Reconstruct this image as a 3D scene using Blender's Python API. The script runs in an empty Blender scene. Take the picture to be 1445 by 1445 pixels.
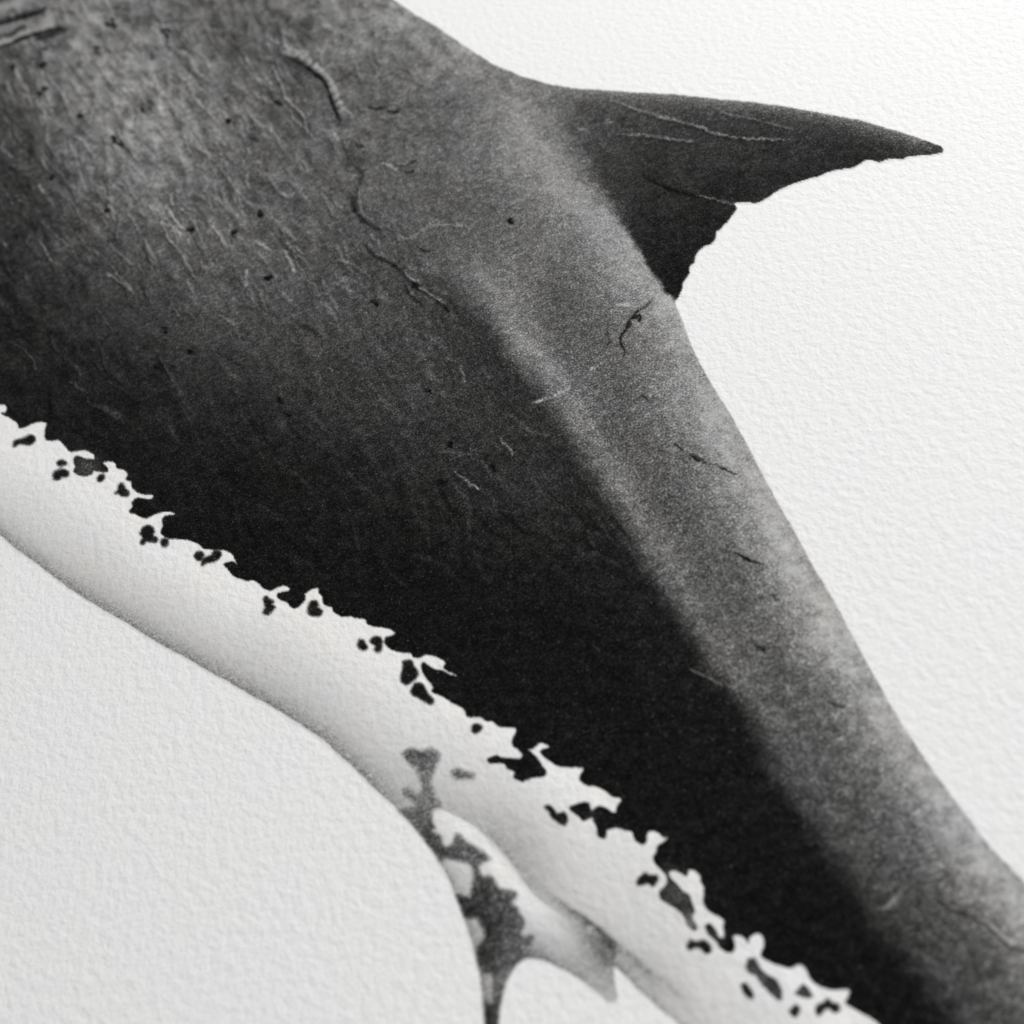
import bpy, math
import numpy as np
from mathutils import Vector, Matrix

rng = np.random.RandomState(7)

# ------------------------------------------------------------------ camera, light, exposure
scene = bpy.context.scene
TILT = math.radians(36.0)       # angle between the lens axis and the sheet's normal
ROLL = math.radians(-23.0)
DIST = 0.150                    # metres from lens to the middle of the view
LENS = 36.0
cam_data = bpy.data.cameras.new('camera')
cam = bpy.data.objects.new('camera', cam_data)
scene.collection.objects.link(cam)
cam_loc = Vector((0.0, -DIST * math.sin(TILT), DIST * math.cos(TILT)))
cam_rot = Matrix.Rotation(TILT, 3, 'X') @ Matrix.Rotation(ROLL, 3, 'Z')
cam.matrix_world = Matrix.Translation(cam_loc) @ cam_rot.to_4x4()
cam_data.lens = LENS
cam_data.sensor_width = 36.0
cam_data.sensor_fit = 'HORIZONTAL'
cam_data.clip_start = 0.005
cam_data.clip_end = 20.0
scene.camera = cam

world = bpy.data.worlds.new('World')
scene.world = world
world.use_nodes = True
bg = world.node_tree.nodes['Background']
bg.inputs['Color'].default_value = (0.97, 0.985, 1.0, 1)
bg.inputs['Strength'].default_value = 0.44

scene.view_settings.view_transform = 'Standard'
scene.view_settings.look = 'None'
scene.view_settings.exposure = 0.0
scene.view_settings.gamma = 1.0

S = 1445.0                       # side of the sketch's working square, in sketch units
FOC = LENS / 36.0 * S
_R = np.array(cam_rot)
_C = np.array(cam_loc)


def sheet(u, v):
    """sketch units -> metres on the sheet (the plane z = 0)"""
    u = np.asarray(u, float); v = np.asarray(v, float)
    d = np.stack([(u - S / 2) / FOC, -(v - S / 2) / FOC, -np.ones_like(u)], -1) @ _R.T
    t = -_C[2] / d[..., 2]
    return _C[0] + t * d[..., 0], _C[1] + t * d[..., 1]


fx, fy = sheet(660.0, 590.0)
fp = Vector((float(fx), float(fy), 0.0))
fwd = cam_rot @ Vector((0, 0, -1))
cam_data.dof.use_dof = True
cam_data.dof.focus_distance = (fp - cam_loc).dot(fwd)
cam_data.dof.aperture_fstop = 18.5

# window light: a broad soft source beyond the upper right of the view
ax, ay = sheet(722.0, 722.0)
bx_, by_ = sheet(1250.0, 250.0)
wdir = Vector((float(bx_ - ax), float(by_ - ay), 0)).normalized()
win = bpy.data.lights.new('window_light', 'AREA')
win.shape = 'RECTANGLE'
win.size = 0.46
win.size_y = 0.32
win.energy = 9.5
win.color = (1.0, 0.99, 0.972)
win_ob = bpy.data.objects.new('window_light', win)
scene.collection.objects.link(win_ob)
win_pos = Vector((float(ax), float(ay), 0)) + wdir * 0.78 + Vector((0, 0, 0.50))
win_ob.location = win_pos
win_ob.rotation_euler = (Vector((float(ax), float(ay), 0)) - win_pos).to_track_quat('-Z', 'Y').to_euler()

# ------------------------------------------------------------------ small numeric helpers
_perm = rng.permutation(512)
_grad = rng.rand(512) * 2 * np.pi


def noise2(x, y, seed=0):
    """gradient noise, about -1..1"""
    x = x + seed * 37.31; y = y - seed * 19.77
    xi = np.floor(x).astype(np.int64); yi = np.floor(y).astype(np.int64)
    xf = x - xi; yf = y - yi
    sx = xf * xf * xf * (xf * (xf * 6 - 15) + 10); sy = yf * yf * yf * (yf * (yf * 6 - 15) + 10)

    def g(ix, iy, dx, dy):
        a = _grad[_perm[(_perm[ix % 512] + iy) % 512]]
        return np.cos(a) * dx + np.sin(a) * dy
    n0 = g(xi, yi, xf, yf) * (1 - sx) + g(xi + 1, yi, xf - 1, yf) * sx
    n1 = g(xi, yi + 1, xf, yf - 1) * (1 - sx) + g(xi + 1, yi + 1, xf - 1, yf - 1) * sx
    return (n0 * (1 - sy) + n1 * sy) * 1.5


def fbm(x, y, octaves=3, seed=0, rough=0.55):
    a = 1.0; s = 0; t = 0
    for i in range(octaves):
        s = s + a * noise2(x, y, seed + i * 3); t += a
        x = x * 2.03; y = y * 2.03; a *= rough
    return s / t


def sstep(a, b, x):
    t = np.clip((x - a) / (b - a), 0, 1)
    return t * t * (3 - 2 * t)


def lin(L):
    c = np.clip(np.asarray(L, float), 0, 255) / 255.0
    return np.where(c <= 0.04045, c / 12.92, ((c + 0.055) / 1.055) ** 2.4)


STEP = 1.7
MARG = 300.0
ax1 = np.arange(-MARG, S + MARG + STEP, STEP)
N = len(ax1)
U, V = np.meshgrid(ax1, ax1)            # [row v, col u]
PX, PY = sheet(U, V)
MX, MY = PX * 1000.0, PY * 1000.0       # millimetres


def tps(points, reg=2.0):
    """smooth tone field through (u, v, level) notes"""
    p = np.array(points, float)
    q = p[:, :2] / 400.0; z = p[:, 2]
    n = len(q)

    def k(r2):
        return 0.5 * r2 * np.log(r2 + 1e-12)
    K = k(((q[:, None] - q[None]) ** 2).sum(-1)) + np.eye(n) * reg * 0.004
    P = np.concatenate([np.ones((n, 1)), q], 1)
    A = np.block([[K, P], [P.T, np.zeros((3, 3))]])
    w = np.linalg.solve(A, np.concatenate([z, np.zeros(3)]))
    c = np.linspace(ax1[0], ax1[-1], 150)
    gu, gv = np.meshgrid(c / 400.0, c / 400.0)
    f = w[n] + w[n + 1] * gu + w[n + 2] * gv
    for i in range(n):
        f = f + w[i] * k((gu - q[i, 0]) ** 2 + (gv - q[i, 1]) ** 2)
    t = (ax1 - c[0]) / (c[1] - c[0])
    i0 = np.clip(t.astype(int), 0, len(c) - 2); fr = t - i0
    rows = f[i0] * (1 - fr)[:, None] + f[i0 + 1] * fr[:, None]
    return rows[:, i0] * (1 - fr)[None] + rows[:, i0 + 1] * fr[None]


def smooth_line(pts, n=4):
    """Catmull-Rom through the points"""
    p = np.array(pts, float)
    p = np.concatenate([2 * p[:1] - p[1:2], p, 2 * p[-1:] - p[-2:-1]])
    out = []
    for i in range(1, len(p) - 2):
        for t in np.arange(n) / n:
            a, b, c, d = p[i - 1], p[i], p[i + 1], p[i + 2]
            out.append(0.5 * ((2 * b) + (-a + c) * t + (2 * a - 5 * b + 4 * c - d) * t * t + (-a + 3 * b - 3 * c + d) * t ** 3))
    out.append(p[-2])
    return np.array(out)


def line_field(pts, reach):
    """distance to an open polyline (capped at reach), position along it 0..1, side sign"""
    D = np.full((N, N), reach, float); T = np.zeros((N, N)); SG = np.ones((N, N))
    p = np.array(pts, float)
    seg = np.hypot(*(p[1:] - p[:-1]).T); tot = max(seg.sum(), 1e-6); acc = 0
    for i in range(len(p) - 1):
        a, b = p[i], p[i + 1]
        lo = np.minimum(a, b) - reach; hi = np.maximum(a, b) + reach
        c0, c1 = np.searchsorted(ax1, [lo[0], hi[0]]); r0, r1 = np.searchsorted(ax1, [lo[1], hi[1]])
        if c0 < c1 and r0 < r1:
            sl = (slice(r0, r1), slice(c0, c1))
            du = U[sl] - a[0]; dv = V[sl] - a[1]
            e = b - a; L2 = max(e @ e, 1e-9)
            t = np.clip((du * e[0] + dv * e[1]) / L2, 0, 1)
            d = np.hypot(du - t * e[0], dv - t * e[1])
            m = d < D[sl]
            D[sl][m] = d[m]
            T[sl][m] = ((acc + t * seg[i]) / tot)[m]
            SG[sl][m] = np.sign(e[0] * dv - e[1] * du)[m]
        acc += seg[i]
    return D, T, SG


def poly_sdf(pts, reach=60.0):
    """signed distance to a closed outline, positive inside, capped at reach"""
    p = np.array(pts, float)
    q = np.concatenate([p, p[:1]])
    D, _, _ = line_field(q, reach)
    inside = np.zeros((N, N), bool)
    for a, b in zip(q[:-1], q[1:]):
        if a[1] == b[1]:
            continue
        r0, r1 = np.searchsorted(ax1, [min(a[1], b[1]), max(a[1], b[1])])
        if r1 <= r0:
            continue
        x = a[0] + (ax1[r0:r1] - a[1]) / (b[1] - a[1]) * (b[0] - a[0])
        inside[r0:r1] ^= ax1[None, :] > x[:, None]
    return np.where(inside, D, -D)


def zc(ox, oy, pts, k=3.6125):
    return [(ox + x / k, oy + y / k) for x, y in pts]


# ------------------------------------------------------------------ the drawing's outlines
BACK_EDGE = [(300, -480), (430, -260), (500, -80), (540, -20), (556, 0), (585, 20), (613, 36), (654, 64), (696, 91)]
FIN_TOP = [(718, 100), (733, 107), (750, 112), (772, 118), (811, 125), (877, 129), (949, 133), (1018, 140), (1060, 144),
           (1100, 149), (1145, 157), (1178, 163), (1211, 169), (1239, 177), (1266, 185), (1294, 194), (1316, 202),
           (1327, 206), (1332, 211)]
FIN_TRAIL = [(1329, 216), (1311, 219), (1296, 220), (1280, 222), (1272, 225), (1255, 225), (1241, 229), (1233, 227), (1222, 227), (1216, 230), (1211, 233),
             (1203, 237), (1189, 239), (1178, 241), (1167, 244), (1156, 249), (1143, 252), (1131, 256), (1111, 263), (1095, 271), (1088, 276), (1081, 281), (1071, 286),
             (1062, 287), (1057, 286), (1046, 286), (1036, 287), (1038, 290), (1040, 295), (1036, 301), (1032, 306), (1027, 313), (1021, 318), (1016, 324), (1011, 327),
             (1010, 333), (1009, 338), (1006, 342), (1002, 345), (996, 347), (991, 350), (986, 354), (982, 360), (981, 366), (980, 371), (976, 374), (973, 379), (973, 385), (971, 390), (966, 395), (963, 402),
             (963, 408), (960, 413), (957, 419), (952, 425)]
FIN_BASE = [(700, 60), (742, 108), (775, 150), (789, 183), (800, 205), (819, 235), (833, 257), (855, 284), (880, 319), (894, 341), (916, 377),
            (938, 410), (952, 425)]
TAIL_EDGE = [(952, 425), (958, 441), (966, 461), (977, 491), (991, 519), (1007, 547), (1024, 574), (1046, 612), (1063, 644),
             (1082, 681), (1100, 713), (1125, 757), (1146, 797), (1170, 836), (1194, 880), (1211, 913), (1228, 944),
             (1250, 983), (1275, 1025), (1300, 1063), (1324, 1098), (1360, 1146), (1399, 1197), (1445, 1244), (1520, 1330), (1640, 1460), (1900, 1740), (1990, 1840)]
RIDGE = [(560, 190), (580, 255), (600, 310), (632, 364), (663, 420), (695, 458), (722, 500), (761, 546), (791, 594), (830, 657), (866, 718),
         (905, 788), (930, 825), (966, 883), (1002, 941), (1043, 991), (1068, 1032), (1085, 1077), (1114, 1122),
         (1136, 1156), (1178, 1211), (1211, 1261), (1228, 1294), (1280, 1363), (1308, 1405), (1338, 1441), (1390, 1520), (1480, 1640), (1640, 1870)]

SERR = [(-480, 410), (-350, 455), (-220, 500), (-120, 540), (-50, 560)]
SERR += zc(0, 400, [(-60, 590), (0, 618), (25, 618), (36, 635), (28, 655), (5, 662), (40, 680), (75, 698), (92, 715), (100, 735),
    (130, 728), (165, 712), (195, 705), (225, 705), (240, 715), (232, 745), (230, 785), (245, 798), (290, 798), (320, 812),
    (345, 845), (370, 855), (420, 848), (460, 858), (480, 872), (480, 895), (440, 895), (400, 883), (380, 890), (378, 915),
    (385, 935), (376, 958), (395, 972), (430, 980), (465, 972), (480, 955), (510, 960), (548, 958), (540, 935), (520, 918),
    (530, 908), (565, 905), (590, 918), (600, 940), (635, 950), (655, 972), (645, 1000), (670, 1008), (672, 1035), (690, 1055),
    (730, 1075), (775, 1075), (785, 1085), (770, 1103), (735, 1100), (700, 1093), (675, 1115), (680, 1135), (662, 1165),
    (690, 1172), (715, 1188), (745, 1195), (790, 1175), (840, 1162), (880, 1165), (888, 1178), (850, 1185), (830, 1205),
    (830, 1240), (820, 1270), (840, 1285), (865, 1300), (930, 1303), (990, 1315), (1025, 1335), (1040, 1350), (1085, 1355),
    (1150, 1360), (1185, 1378), (1205, 1415)])
SERR += zc(0, 700, [(1205, 350), (1185, 335), (1145, 345), (1150, 358), (1165, 370), (1180, 395), (1210, 415), (1260, 430)])
SERR += zc(350, 750, [(20, 246), (50, 258), (70, 280), (90, 295), (120, 298), (150, 285), (180, 275), (212, 288), (205, 305), (160, 315), (150, 328),
    (165, 345), (200, 362), (225, 388), (255, 382), (285, 355), (290, 330), (285, 320), (310, 300), (340, 288), (360, 290),
    (362, 310), (380, 330), (382, 360), (400, 378), (430, 385), (440, 410), (480, 432), (520, 430), (550, 440), (590, 440),
    (605, 455), (615, 475), (650, 485), (700, 488), (735, 500), (752, 518), (735, 530), (705, 540), (698, 560), (712, 585),
    (740, 605), (780, 615), (830, 620), (845, 640), (875, 640), (900, 627), (940, 630), (985, 648), (1010, 668), (1000, 690),
    (1010, 705), (1050, 722), (1065, 735), (1030, 735), (990, 710), (950, 705), (915, 680), (890, 670), (888, 700), (905, 740),
    (930, 770), (945, 795), (940, 818), (980, 835), (1020, 855), (1045, 875), (1080, 890), (1105, 905), (1120, 940),
    (1145, 945), (1185, 945), (1215, 965), (1245, 965), (1265, 980), (1290, 995), (1330, 998), (1365, 1000), (1368, 1020),
    (1350, 1055), (1350, 1090), (1375, 1110), (1395, 1130), (1400, 1148), (1385, 1160), (1340, 1158), (1290, 1155),
    (1270, 1145), (1240, 1150), (1220, 1165), (1235, 1180), (1280, 1178), (1310, 1185), (1320, 1210), (1360, 1225),
    (1355, 1255), (1400, 1275)])
SERR += zc(700, 1045, [(140, 205), (180, 190), (240, 180), (255, 155), (235, 130), (210, 90), (175, 60), (165, 45), (190, 38), (215, 15), (240, 12),
    (270, 25), (268, 42), (240, 45), (225, 58), (245, 80), (270, 100), (310, 125), (370, 135), (440, 138), (445, 155),
    (430, 180), (430, 205), (470, 230), (510, 232), (560, 255), (590, 285), (635, 292), (638, 312), (618, 340), (610, 368),
    (590, 365), (560, 345), (520, 335), (500, 350), (485, 360), (475, 325), (455, 315), (420, 325), (385, 335), (378, 350),
    (400, 370), (430, 395), (445, 408), (490, 390), (498, 410), (515, 450), (520, 480), (545, 498), (560, 480), (565, 455),
    (610, 445), (660, 455), (695, 465), (705, 500), (745, 530), (765, 510), (770, 470), (800, 460), (830, 470), (850, 490),
    (872, 495), (860, 515), (825, 540), (820, 570), (805, 600), (820, 635), (850, 665), (875, 700), (865, 740), (835, 770),
    (838, 805), (870, 830), (910, 850), (950, 880), (965, 910), (980, 945), (1010, 970), (1025, 955), (1015, 930), (1000, 905),
    (1010, 870), (1000, 830), (985, 790), (950, 765), (920, 730), (890, 705), (880, 675), (905, 660), (940, 675), (970, 688),
    (980, 660), (1010, 660), (1045, 690), (1045, 720), (1060, 745), (1062, 790), (1060, 830), (1080, 865), (1130, 895),
    (1165, 915), (1160, 950), (1165, 1000), (1140, 1005), (1115, 960), (1085, 935), (1070, 950), (1085, 990), (1120, 1020),
    (1145, 1055), (1185, 1080), (1210, 1075), (1215, 1030), (1205, 1000), (1230, 990), (1265, 1005), (1285, 1030),
    (1295, 1000), (1340, 980), (1365, 1010), (1365, 1050), (1350, 1095), (1380, 1120)])
SERR += zc(1045, 1045, [(200, 1145), (250, 1155), (280, 1145), (310, 1140), (335, 1165), (350, 1200), (380, 1235), (430, 1260), (490, 1270),
    (540, 1265), (560, 1280), (550, 1310), (535, 1335), (560, 1355), (600, 1378), (640, 1400), (690, 1430), (720, 1460),
    (800, 1520)])
SERR += [(1330, 1520), (1450, 1650), (1650, 1900)]

SERR = [tuple(q) for q in smooth_line(SERR, 3)]
BELLY_EDGE = [(-480, 470), (-350, 545), (-220, 620), (-80, 702)] + zc(0, 700, [(-60, 150), (0, 200), (90, 275), (180, 340), (270, 410), (360, 475), (470, 545), (560, 600), (660, 655), (760, 720),
    (850, 775), (950, 825), (1060, 890), (1170, 950), (1270, 1010), (1360, 1060)])
BELLY_EDGE += zc(350, 1045, [(200, -125), (300, -60), (390, 0), (480, 85), (570, 168), (650, 250), (740, 330), (830, 420)])
FIN_LEAD = zc(350, 1045, [(830, 420), (900, 510), (960, 590), (1010, 680), (1050, 770), (1090, 870), (1120, 960), (1150, 1060), (1175, 1150),
    (1190, 1250), (1198, 1340), (1208, 1440), (1216, 1540), (1226, 1700), (1240, 2000)])
FIN_LOWER = zc(350, 1045, [(1250, 2000), (1262, 1700), (1268, 1540), (1276, 1430), (1285, 1360), (1300, 1290), (1320, 1220), (1345, 1175), (1370, 1142), (1400, 1117)]) + \
    zc(700, 1045, [(165, 1106), (220, 1112), (290, 1140), (370, 1180), (450, 1230), (500, 1270), (540, 1310), (565, 1338), (595, 1337), (615, 1325),
    (625, 1305), (610, 1250), (600, 1200), (600, 1150)])
TAIL_LOWER = zc(700, 1045, [(600, 1145), (650, 1190), (720, 1265), (790, 1325), (860, 1385), (930, 1440), (1010, 1500), (1140, 1600), (1300, 1730), (1900, 2300), (2400, 2900)])
FOLD = zc(700, 1045, [(190, 700), (300, 800), (400, 870), (480, 925), (560, 990), (600, 1030)])
FIN_BELLY = zc(350, 1045, [(830, 420), (880, 380), (960, 352), (1060, 395), (1150, 445), (1250, 530), (1330, 620), (1400, 720)]) + \
    zc(700, 1045, [(190, 800), (300, 880), (400, 950), (480, 990), (560, 1020), (600, 1050), (600, 1145)])

SPOTS = [zc(0, 400, s) for s in (
    [(70, 830), (75, 805), (105, 795), (130, 785), (155, 775), (175, 785), (175, 805), (150, 820), (125, 820), (100, 815)],
    [(292, 915), (305, 905), (325, 905), (338, 915), (328, 925), (305, 928)],
    [(272, 985), (275, 965), (295, 955), (320, 948), (345, 960), (350, 978), (335, 985), (315, 985), (300, 995), (280, 998)],
    [(497, 995), (508, 980), (528, 980), (531, 992), (520, 1005), (503, 1007)],
    [(585, 1070), (600, 1055), (610, 1030), (625, 1022), (640, 1045), (655, 1065), (650, 1082), (625, 1083), (605, 1070)],
    [(715, 1275), (725, 1250), (750, 1235), (775, 1245), (785, 1265), (775, 1285), (800, 1300), (795, 1320), (770, 1315), (745, 1315), (730, 1330), (718, 1320), (728, 1295)],
    [(820, 1322), (830, 1305), (850, 1305), (858, 1320), (845, 1338), (828, 1336)],
    [(990, 1390), (1005, 1370), (1030, 1370), (1040, 1385), (1030, 1405), (1055, 1395), (1080, 1388), (1108, 1385), (1108, 1405), (1080, 1420), (1050, 1425), (1030, 1435), (1030, 1415), (1010, 1410)],
    [(1083, 1382), (1092, 1365), (1115, 1362), (1126, 1378), (1118, 1398), (1095, 1402)],
)] + [zc(350, 750, s) for s in (
    [(80, 415), (90, 380), (80, 345), (95, 333), (108, 345), (128, 358), (118, 370), (135, 385), (120, 405), (100, 422)],
    [(305, 405), (315, 365), (340, 355), (355, 370), (360, 392), (378, 405), (368, 428), (340, 428), (315, 425)],
    [(557, 575), (570, 550), (595, 565), (607, 590), (595, 602), (570, 595)],
    [(622, 560), (645, 540), (675, 545), (680, 575), (678, 605), (658, 614), (645, 600), (650, 580), (635, 572)],
    [(790, 665), (830, 658), (845, 685), (865, 725), (850, 750), (810, 780), (785, 765), (780, 740), (790, 700)],
    [(830, 815), (850, 780), (880, 775), (905, 805), (920, 835), (945, 860), (935, 880), (905, 870), (870, 845), (845, 835)],
    [(1140, 1015), (1145, 990), (1165, 985), (1190, 995), (1180, 1015), (1155, 1028)],
)] + [zc(700, 1045, s) for s in (
    [(250, 340), (270, 335), (295, 355), (310, 375), (345, 370), (362, 395), (360, 420), (340, 430), (310, 410), (285, 390), (275, 365)],
    [(720, 720), (735, 695), (760, 680), (785, 690), (815, 690), (820, 715), (800, 740), (775, 725), (745, 735), (725, 735)],
    [(975, 1050), (990, 1020), (1020, 1030), (1060, 1020), (1090, 1050), (1092, 1075), (1070, 1082), (1045, 1060), (1015, 1055), (985, 1065)],
)] + [zc(1045, 1045, s) for s in (
    [(5, 1250), (25, 1240), (50, 1270), (65, 1305), (45, 1312), (20, 1285)],
    [(250, 1380), (275, 1355), (298, 1360), (295, 1385), (275, 1405)],
    [(385, 1385), (390, 1355), (420, 1340), (445, 1320), (470, 1340), (500, 1345), (500, 1375), (475, 1385), (455, 1365), (430, 1370), (410, 1395), (395, 1400)],
)]
GREY_SPOTS = [
    (zc(1045, 1045, [(20, 1150), (40, 1110), (75, 1110), (95, 1150), (130, 1190), (180, 1215), (210, 1270), (215, 1320), (190, 1325), (150, 1290), (110, 1250), (80, 1200), (40, 1180)]), 62, 2.5),
    (zc(1045, 1045, [(275, 1290), (300, 1260), (320, 1235), (345, 1260), (370, 1300), (345, 1315), (310, 1305)]), 60, 2.5),
    (zc(350, 750, [(1035, 1225), (1060, 1208), (1110, 1225), (1155, 1235), (1150, 1260), (1100, 1260), (1060, 1265), (1040, 1245)]), 100, 5.0),
]
PATCH = zc(350, 1045, [(785, 65), (830, 40), (880, 50), (930, 38), (980, 70), (965, 120), (950, 160), (935, 200), (945, 240), (960, 290), (985, 325),
    (980, 345), (945, 358), (940, 400), (955, 440), (950, 465), (985, 490), (1000, 535), (1040, 525), (1055, 480), (1080, 475),
    (1110, 510), (1160, 540), (1210, 570), (1240, 605), (1200, 625), (1180, 650), (1195, 690), (1240, 690), (1265, 720),
    (1280, 750), (1340, 765), (1365, 770), (1372, 800), (1350, 830), (1370, 850), (1395, 890), (1415, 920), (1405, 960),
    (1390, 985), (1420, 1000), (1440, 985), (1457, 1000), (1450, 1030), (1440, 1060), (1460, 1090), (1520, 1120), (1500, 1160), (1370, 1190), (1330, 1260), (1310, 1330),
    (1290, 1500), (1285, 1720), (1200, 1720), (1195, 1420), (1192, 1335), (1215, 1325), (1245, 1330), (1250, 1250), (1240, 1205), (1210, 1185), (1180, 1170), (1165, 1090), (1175, 1040), (1205, 1000),
    (1190, 950), (1160, 908), (1115, 905), (1075, 880), (1050, 800), (1075, 785), (1130, 795), (1140, 740), (1145, 680), (1130, 632),
    (1060, 612), (1000, 605), (955, 610), (890, 520), (820, 440), (770, 355), (850, 335), (830, 305), (790, 290), (785, 255), (820, 240),
    (860, 270), (880, 240), (870, 200), (850, 150), (810, 110)])

# ------------------------------------------------------------------ tone notes (display level of the drawing, 0..255)
FLANK = [(-140, 60, 90), (-140, 300, 55), (-140, 500, 38), (0, 75, 88), (40, 110, 92), (60, 60, 92), (150, 60, 108), (250, 40, 88), (350, 60, 78), (450, 40, 92), (520, 20, 112), (300, -120, 95),
    (30, 140, 76), (100, 120, 100), (200, 110, 110), (300, 110, 92), (400, 130, 76), (500, 130, 88), (600, 80, 112), (600, 160, 92),
    (20, 200, 62), (100, 200, 88), (190, 190, 112), (300, 190, 94), (400, 200, 78), (480, 230, 82), (560, 210, 88), (640, 200, 100),
    (20, 280, 54), (100, 270, 70), (200, 270, 96), (300, 270, 86), (400, 280, 78), (500, 300, 74), (580, 290, 82),
    (20, 360, 46), (100, 350, 58), (200, 350, 72), (300, 350, 84), (400, 350, 80), (500, 350, 70), (600, 350, 72),
    (20, 450, 38), (100, 450, 44), (200, 450, 54), (300, 450, 70), (400, 450, 70), (500, 450, 68), (600, 450, 64), (680, 460, 58),
    (20, 540, 33), (100, 540, 34), (200, 540, 37), (300, 540, 46), (400, 540, 52), (500, 540, 57), (600, 540, 61), (700, 540, 58),
    (150, 640, 31), (300, 640, 33), (400, 640, 36), (500, 640, 40), (600, 640, 45), (700, 640, 50), (780, 620, 52),
    (300, 740, 28), (400, 740, 29), (500, 740, 31), (600, 740, 33), (700, 740, 38), (800, 720, 42),
    (400, 820, 27), (500, 820, 27), (600, 820, 27), (700, 820, 30), (800, 820, 31), (880, 800, 35),
    (600, 920, 27), (720, 920, 27), (850, 920, 28), (950, 920, 32), (800, 1050, 27), (950, 1050, 27), (1050, 1050, 29),
    (900, 1150, 27), (1050, 1150, 28), (1130, 1170, 29), (1000, 1280, 26), (1150, 1280, 26), (1250, 1400, 26), (1350, 1560, 26)]
BAND = [(480, -60, 115), (540, 10, 128), (600, 50, 132), (560, 100, 105), (620, 130, 98), (640, 85, 130), (690, 120, 116), (680, 170, 120), (720, 190, 132), (742, 230, 134), (775, 270, 130), (800, 300, 128), (830, 345, 126), (870, 390, 138),
    (720, 140, 112), (600, 220, 92), (640, 250, 98), (690, 260, 104), (620, 300, 92), (680, 320, 102), (740, 330, 104), (780, 370, 104), (655, 360, 112), (690, 420, 132), (730, 400, 112),
    (780, 450, 87), (830, 440, 97), (880, 460, 107), (740, 470, 124), (770, 520, 128), (720, 450, 132), (800, 520, 100), (850, 510, 95), (905, 450, 140),
    (930, 450, 148), (955, 500, 150), (960, 560, 142), (1000, 600, 150), (1020, 660, 148), (1060, 720, 154), (1090, 770, 160), (1130, 850, 162), (1165, 920, 160), (1210, 990, 156),
    (1265, 1060, 156), (1330, 1150, 160), (1390, 1220, 165), (1440, 1290, 165), (1540, 1400, 165),
    (860, 590, 95), (900, 640, 87), (950, 640, 107), (930, 700, 87), (980, 740, 93), (1010, 800, 91), (1060, 800, 113), (1060, 870, 95), (1110, 900, 113), (1110, 960, 89), (1160, 980, 103), (1160, 1050, 89), (1210, 1060, 107), (1210, 1140, 81),
    (1260, 1150, 102), (1280, 1230, 82), (1340, 1250, 104), (1350, 1330, 76), (1400, 1330, 92), (1420, 1420, 78), (1340, 1400, 72), (1500, 1520, 85),
    (810, 590, 113), (850, 650, 113), (885, 710, 113), (925, 780, 111), (960, 840, 107), (1000, 895, 103), (1045, 950, 101), (1080, 1000, 99), (1110, 1070, 93), (1150, 1130, 87), (1200, 1190, 81), (1245, 1260, 71), (1290, 1340, 62), (1330, 1400, 52), (1400, 1500, 50)]
FINTONE = [(700, 105, 124), (745, 125, 110), (760, 170, 116), (790, 150, 92), (800, 190, 86), (830, 200, 74), (850, 150, 82), (870, 175, 76), (950, 165, 68), (950, 230, 56), (890, 290, 52), (870, 240, 64),
    (930, 350, 42), (1000, 250, 52), (990, 310, 46), (1050, 200, 56), (1050, 165, 64), (1150, 195, 54), (1150, 180, 58), (1250, 205, 55), (1310, 208, 62), (955, 405, 35), (1050, 260, 50)]
FINPELV = [(600, 1170, 205), (640, 1150, 232), (680, 1190, 238), (720, 1240, 236), (745, 1270, 238), (650, 1240, 194), (665, 1260, 186), (690, 1310, 170), (660, 1350, 190), (685, 1400, 165),
    (760, 1300, 214), (780, 1320, 212), (760, 1348, 130), (790, 1345, 190), (820, 1345, 178), (845, 1335, 140), (860, 1340, 105), (840, 1370, 178), (858, 1390, 178), (862, 1415, 190), (820, 1372, 172), (790, 1300, 205), (820, 1315, 180),
    (855, 1365, 135), (700, 1500, 120)]
BELLYT = [(-100, 600, 215), (0, 620, 218), (0, 690, 202), (60, 700, 205), (60, 760, 194), (100, 680, 222), (160, 740, 214), (150, 810, 192), (220, 780, 222), (240, 870, 192), (250, 830, 206), (320, 850, 218), (350, 930, 192), (360, 880, 210), (430, 880, 220),
    (430, 980, 190), (440, 930, 210), (520, 960, 216), (500, 1040, 190), (540, 1020, 206), (600, 1000, 220), (560, 1085, 190), (600, 1050, 210), (650, 1050, 212), (660, 1110, 200), (640, 1135, 178), (700, 1090, 210), (700, 1150, 186), (745, 1195, 178), (720, 1170, 178), (760, 1120, 216), (800, 1180, 210),
    (760, 1225, 182), (760, 1250, 176), (790, 1270, 188), (820, 1290, 195), (850, 1260, 205), (880, 1200, 214), (930, 1280, 208), (880, 1340, 198), (865, 1345, 165), (900, 1380, 165), (940, 1400, 188), (980, 1340, 208), (1000, 1420, 200), (950, 1440, 182), (1050, 1380, 214), (1080, 1430, 208), (1150, 1430, 220), (1200, 1500, 215)]
PAPER = [(1400, 40, 250), (1000, 40, 246), (700, 30, 243), (1100, 450, 240), (1400, 500, 242), (1400, 1000, 233), (1300, 800, 236), (800, 1420, 229),
    (500, 1300, 226), (300, 1000, 224), (60, 950, 219), (0, 800, 219), (200, 1250, 219), (30, 1400, 206), (100, 650, 224), (900, 1250, 232), (200, 100, 232), (0, 300, 226), (1445, 1445, 226), (700, 600, 236)]

# ------------------------------------------------------------------ compose the tones
Lp = np.clip(tps(PAPER, reg=20), 150, 252)
jit = fbm(MX / 0.5, MY / 0.5, 3, seed=11, rough=0.7) * 1.3 + noise2(MX / 1.6, MY / 1.6, 5) * 0.8

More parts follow.
